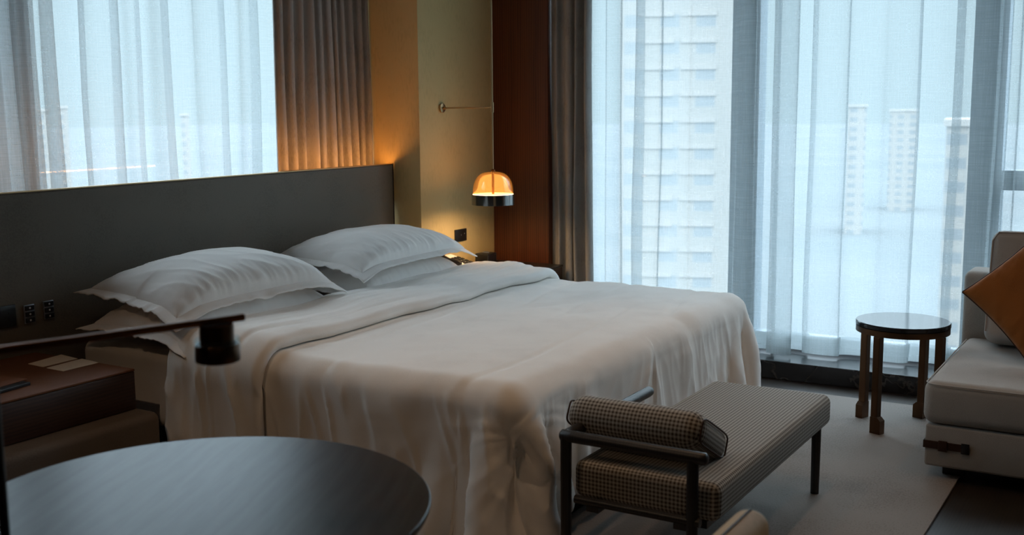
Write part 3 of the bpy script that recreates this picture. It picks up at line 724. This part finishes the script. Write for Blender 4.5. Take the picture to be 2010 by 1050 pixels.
# ------------------------------------------------------------------ sofa
sf = empty('sofa', (.02, -4.15, 0), 0, 'oatmeal upholstered low sofa at the right edge, beside the side table', 'sofa')
X0 = -.60; Y1 = 1.15
build('base', MB().rbox(X0, .56, -1.15, Y1, .055, .222, .012, 4), M['sofa'], sf, 40)
build('seat_cushion', MB().rbox(X0 - .012, .36, -1.15, Y1 + .012, .224, .395, .04, 6), M['sofa'], sf, 60)
ce = [(X0 - .010, -1.1, .3835), (X0 - .010, Y1 - .03, .3835), (X0 + .002, Y1 - .006, .3835), (X0 + .03, Y1 + .006, .3835), (.33, Y1 + .006, .3835)]
build('seam', MB().tube(ce, .0028, 8), M['cushion'], sf, 60)
build('backrest', MB().rbox(.362, .57, -1.15, Y1 + .037, .224, .695, .035, 6), M['sofa'], sf, 60)
for yy in (-1.0, Y1 - .10):
    build('foot', MB().rbox(X0 + .06, X0 + .14, yy - .04, yy + .04, .012, .0545, .004), M['black'], sf, 40)
    build('foot', MB().rbox(.48, .545, yy - .04, yy + .04, .0, .0545, .004), M['black'], sf, 40)
stp = build('strap', MB().rbox(X0 - .0045, X0 - .0005, Y1 - .155, Y1 + .0045, .128, .158, .001, 1).rbox(X0 - .0045, X0 + .25, Y1 + .0005, Y1 + .0045, .128, .158, .001, 1), M['strap'], sf, 30)
build('buckle', MB().rbox(X0 - .012, X0 - .005, Y1 - .085, Y1 - .052, .122, .164, .002, 2), M['strap'], stp, 30)
build('keeper', MB().rbox(X0 - .009, X0 - .005, Y1 - .165, Y1 - .135, .122, .164, .002, 2), M['plastic'], stp, 30)
bc = empty('back_cushion', (.20, -3.42, .396), 0, 'pale grey back cushion leaning upright on the sofa', 'cushion')
o = build('body', MB().rbox(-.075, .075, -.35, .33, 0, .50, .05, 6), M['cushion'], bc, 60); o.rotation_euler = (0, R(13), 0); o.location = (.0, 0, .01)
tor = [(-.06, .322, .05), (-.06, .322, .45), (-.06, .30, .487), (-.06, 0, .492), (-.06, -.3, .487)]
pp = build('piping', MB().tube(tor, .004, 8), M['cushion'], bc, 60); pp.rotation_euler = (0, R(13), 0); pp.location = (.0, 0, .01)
op = build('throw_pillow', pillow_mesh(.415, .415, .13, 31., nu=60, nv=60), M['orange'], None, 180)
tag(op, 'burnt orange square throw pillow standing on its corner on the sofa', 'pillow')
build('piping', MB().tube([Vector((a * .2075 * (1 - .055 * (1 - b * b)), b * .2075 * (1 - .075 * (1 - a * a)), 0)) for k in range(4) for a, b in [((t, -1), (1, t), (-t, 1), (-1, -t))[k] for t in np.linspace(-1, 1, 20)]], .0035, 8), M['strap'], op, 60)
OPC = Vector((-.09, -3.328, .672))
q1 = Matrix.Rotation(R(-90 + 17), 4, 'Y') @ Matrix.Rotation(R(45), 4, 'Z')
op.matrix_world = Matrix.Translation(OPC) @ q1

# ------------------------------------------------------------------ rug
o = build('rug', MB().rbox(-2.9, .475, -3.125, -2.0, .0005, .011, .003, 2), M['rug'], None, 30)
tag(o, 'beige wool rug under the bench and the small side table', 'rug')

# ------------------------------------------------------------------ tan armchair, only its arm tip reaches the frame
ac = empty('armchair', (-3.343, -3.462, 0), 0, 'tan leather tub armchair whose arm tip shows at the bottom edge', 'armchair')
def arm_block(y0, y1): return MB().rbox(-.30, .325, y0, y1, .40, .70, .034, 8)
build('arm', arm_block(.283, .355), M['tan'], ac, 60); build('arm', arm_block(-.355, -.283), M['tan'], ac, 60)
build('backrest', MB().rbox(-.375, -.302, -.355, .355, .40, .76, .034, 8), M['tan'], ac, 60)
build('seat', MB().rbox(-.30, .33, -.281, .281, .30, .44, .04, 6), M['tan'], ac, 60)
for a_ in (-.28, .26):
    for b_ in (-.26, .26): build('leg', MB().tube([(a_ * 1.05, b_ * 1.05, 0), (a_, b_, .32)], [.012, .018], 16), M['blackwood'], ac, 60)
build('arm_seam', MB().tube([(.327, .319, .45), (.3268, .319, .66), (.316, .319, .69), (.29, .319, .7015), (-.28, .319, .7015)], .0022, 8), M['strap'], ac, 60)

# ------------------------------------------------------------------ ceiling downlights (the warm light in the room)
def downlight(x, y, energy, label, tgt=None, size=60):
    r_ = empty('downlight', (x, y, CH), 0, label, 'downlight', 'ceiling downlights')
    build('trim_ring', MB().lathe([(.036, -.004), (.05, -.004), (.05, -.0005), (.036, -.0005)], 0, 0, 40, closed=True), M['whitemark'], r_, 40)
    build('lens', MB().lathe([(0, -.003), (.034, -.003), (.034, -.001), (0, -.001)], 0, 0, 40), M['spotlens'], r_, 40)
    l = bpy.data.lights.new('downlight_beam', 'SPOT'); l.energy = energy; l.color = (1, .66, .40); l.spot_size = R(size); l.spot_blend = .6; l.shadow_soft_size = .03
    lo = bpy.data.objects.new('downlight_beam', l); COL.objects.link(lo); lo.parent = r_; lo.location = (0, 0, -.02)
downlight(-1.6, -2.75, 16, 'ceiling downlight above the bench', size=95)
downlight(-1.9, -1.9, 9, 'ceiling downlight above the foot of the bed', size=75)
downlight(-.6, -3.6, 10, 'ceiling downlight above the sofa', size=95)
downlight(-4.4, -1.5, 22, 'ceiling downlight between the nightstand and the round table', size=120)
downlight(-4.9, -4.6, 8, 'ceiling downlight deep in the room behind the armchair', size=120)

# ------------------------------------------------------------------ the city outside
g = build('ground', MB().box(-200, 3000, -2500, 3000, -46, -45), M['ground'], None, 0); g['kind'] = 'structure'
def aim(px, dist):
    d = F2 + R3 * ((px - 1005) / 2163.77); d = Vector((d.x, d.y, 0)).normalized(); return Vector((-4.97, -3.79, 0)) + d * dist
def building(px0, px1, dist, ztop, depth, mt, label, slabs=0, group='city buildings'):
    a, b = aim(px0, dist), aim(px1, dist); c_ = (a + b) / 2; wd = (a - b).length; rz = math.atan2((a - b).y, (a - b).x)
    r_ = empty('building', (c_.x, c_.y, -45), rz, label, 'building', group)
    build('walls', MB().box(-wd / 2, wd / 2, -depth, 0, 0, ztop + 45), mt, r_, 0)
    build('roof', MB().box(-wd / 2 - .4, wd / 2 + .4, -depth - .4, .4, ztop + 45.01, ztop + 46), M['slab'], r_, 0)
    if slabs:
        mb = None
        for k in range(slabs):
            zz = 45 - 22 + k * 3.1
            s_ = build('balcony', MB().box(-wd * .32, -wd * .02, .01, .14, zz, zz + .5), M['slab'], r_, 0) if k == 0 else None
            if k == 0: first = s_
            else:
                s_ = first.copy(); COL.objects.link(s_); s_.parent = r_; s_.location = (0, 0, k * 3.1)
            s2 = first.copy(); COL.objects.link(s2); s2.parent = r_; s2.location = (wd * .36, 0, k * 3.1)
building(1215, 1440, 134, 48, 26, M['tower'], 'tall cream apartment tower outside the right window, nearest of the buildings', 20)
building(1845, 1925, 170, -1.5, 20, M['block'], 'white apartment block low outside the right window, behind the right sheer')
building(1655, 1690, 420, 1.2, 20, M['block'], 'small distant block on the skyline above the side table')
building(1735, 1790, 520, -1.0, 20, M['block'], 'wide distant block on the skyline above the side table')
building(95, 115, 420, 2.0, 20, M['block'], 'narrow distant block at the far left of the left window view')
building(135, 152, 420, 3.0, 20, M['block'], 'second distant block from the far left of the left window view')
building(370, 385, 420, .0, 20, M['block'], 'single distant block in the middle of the left window view')
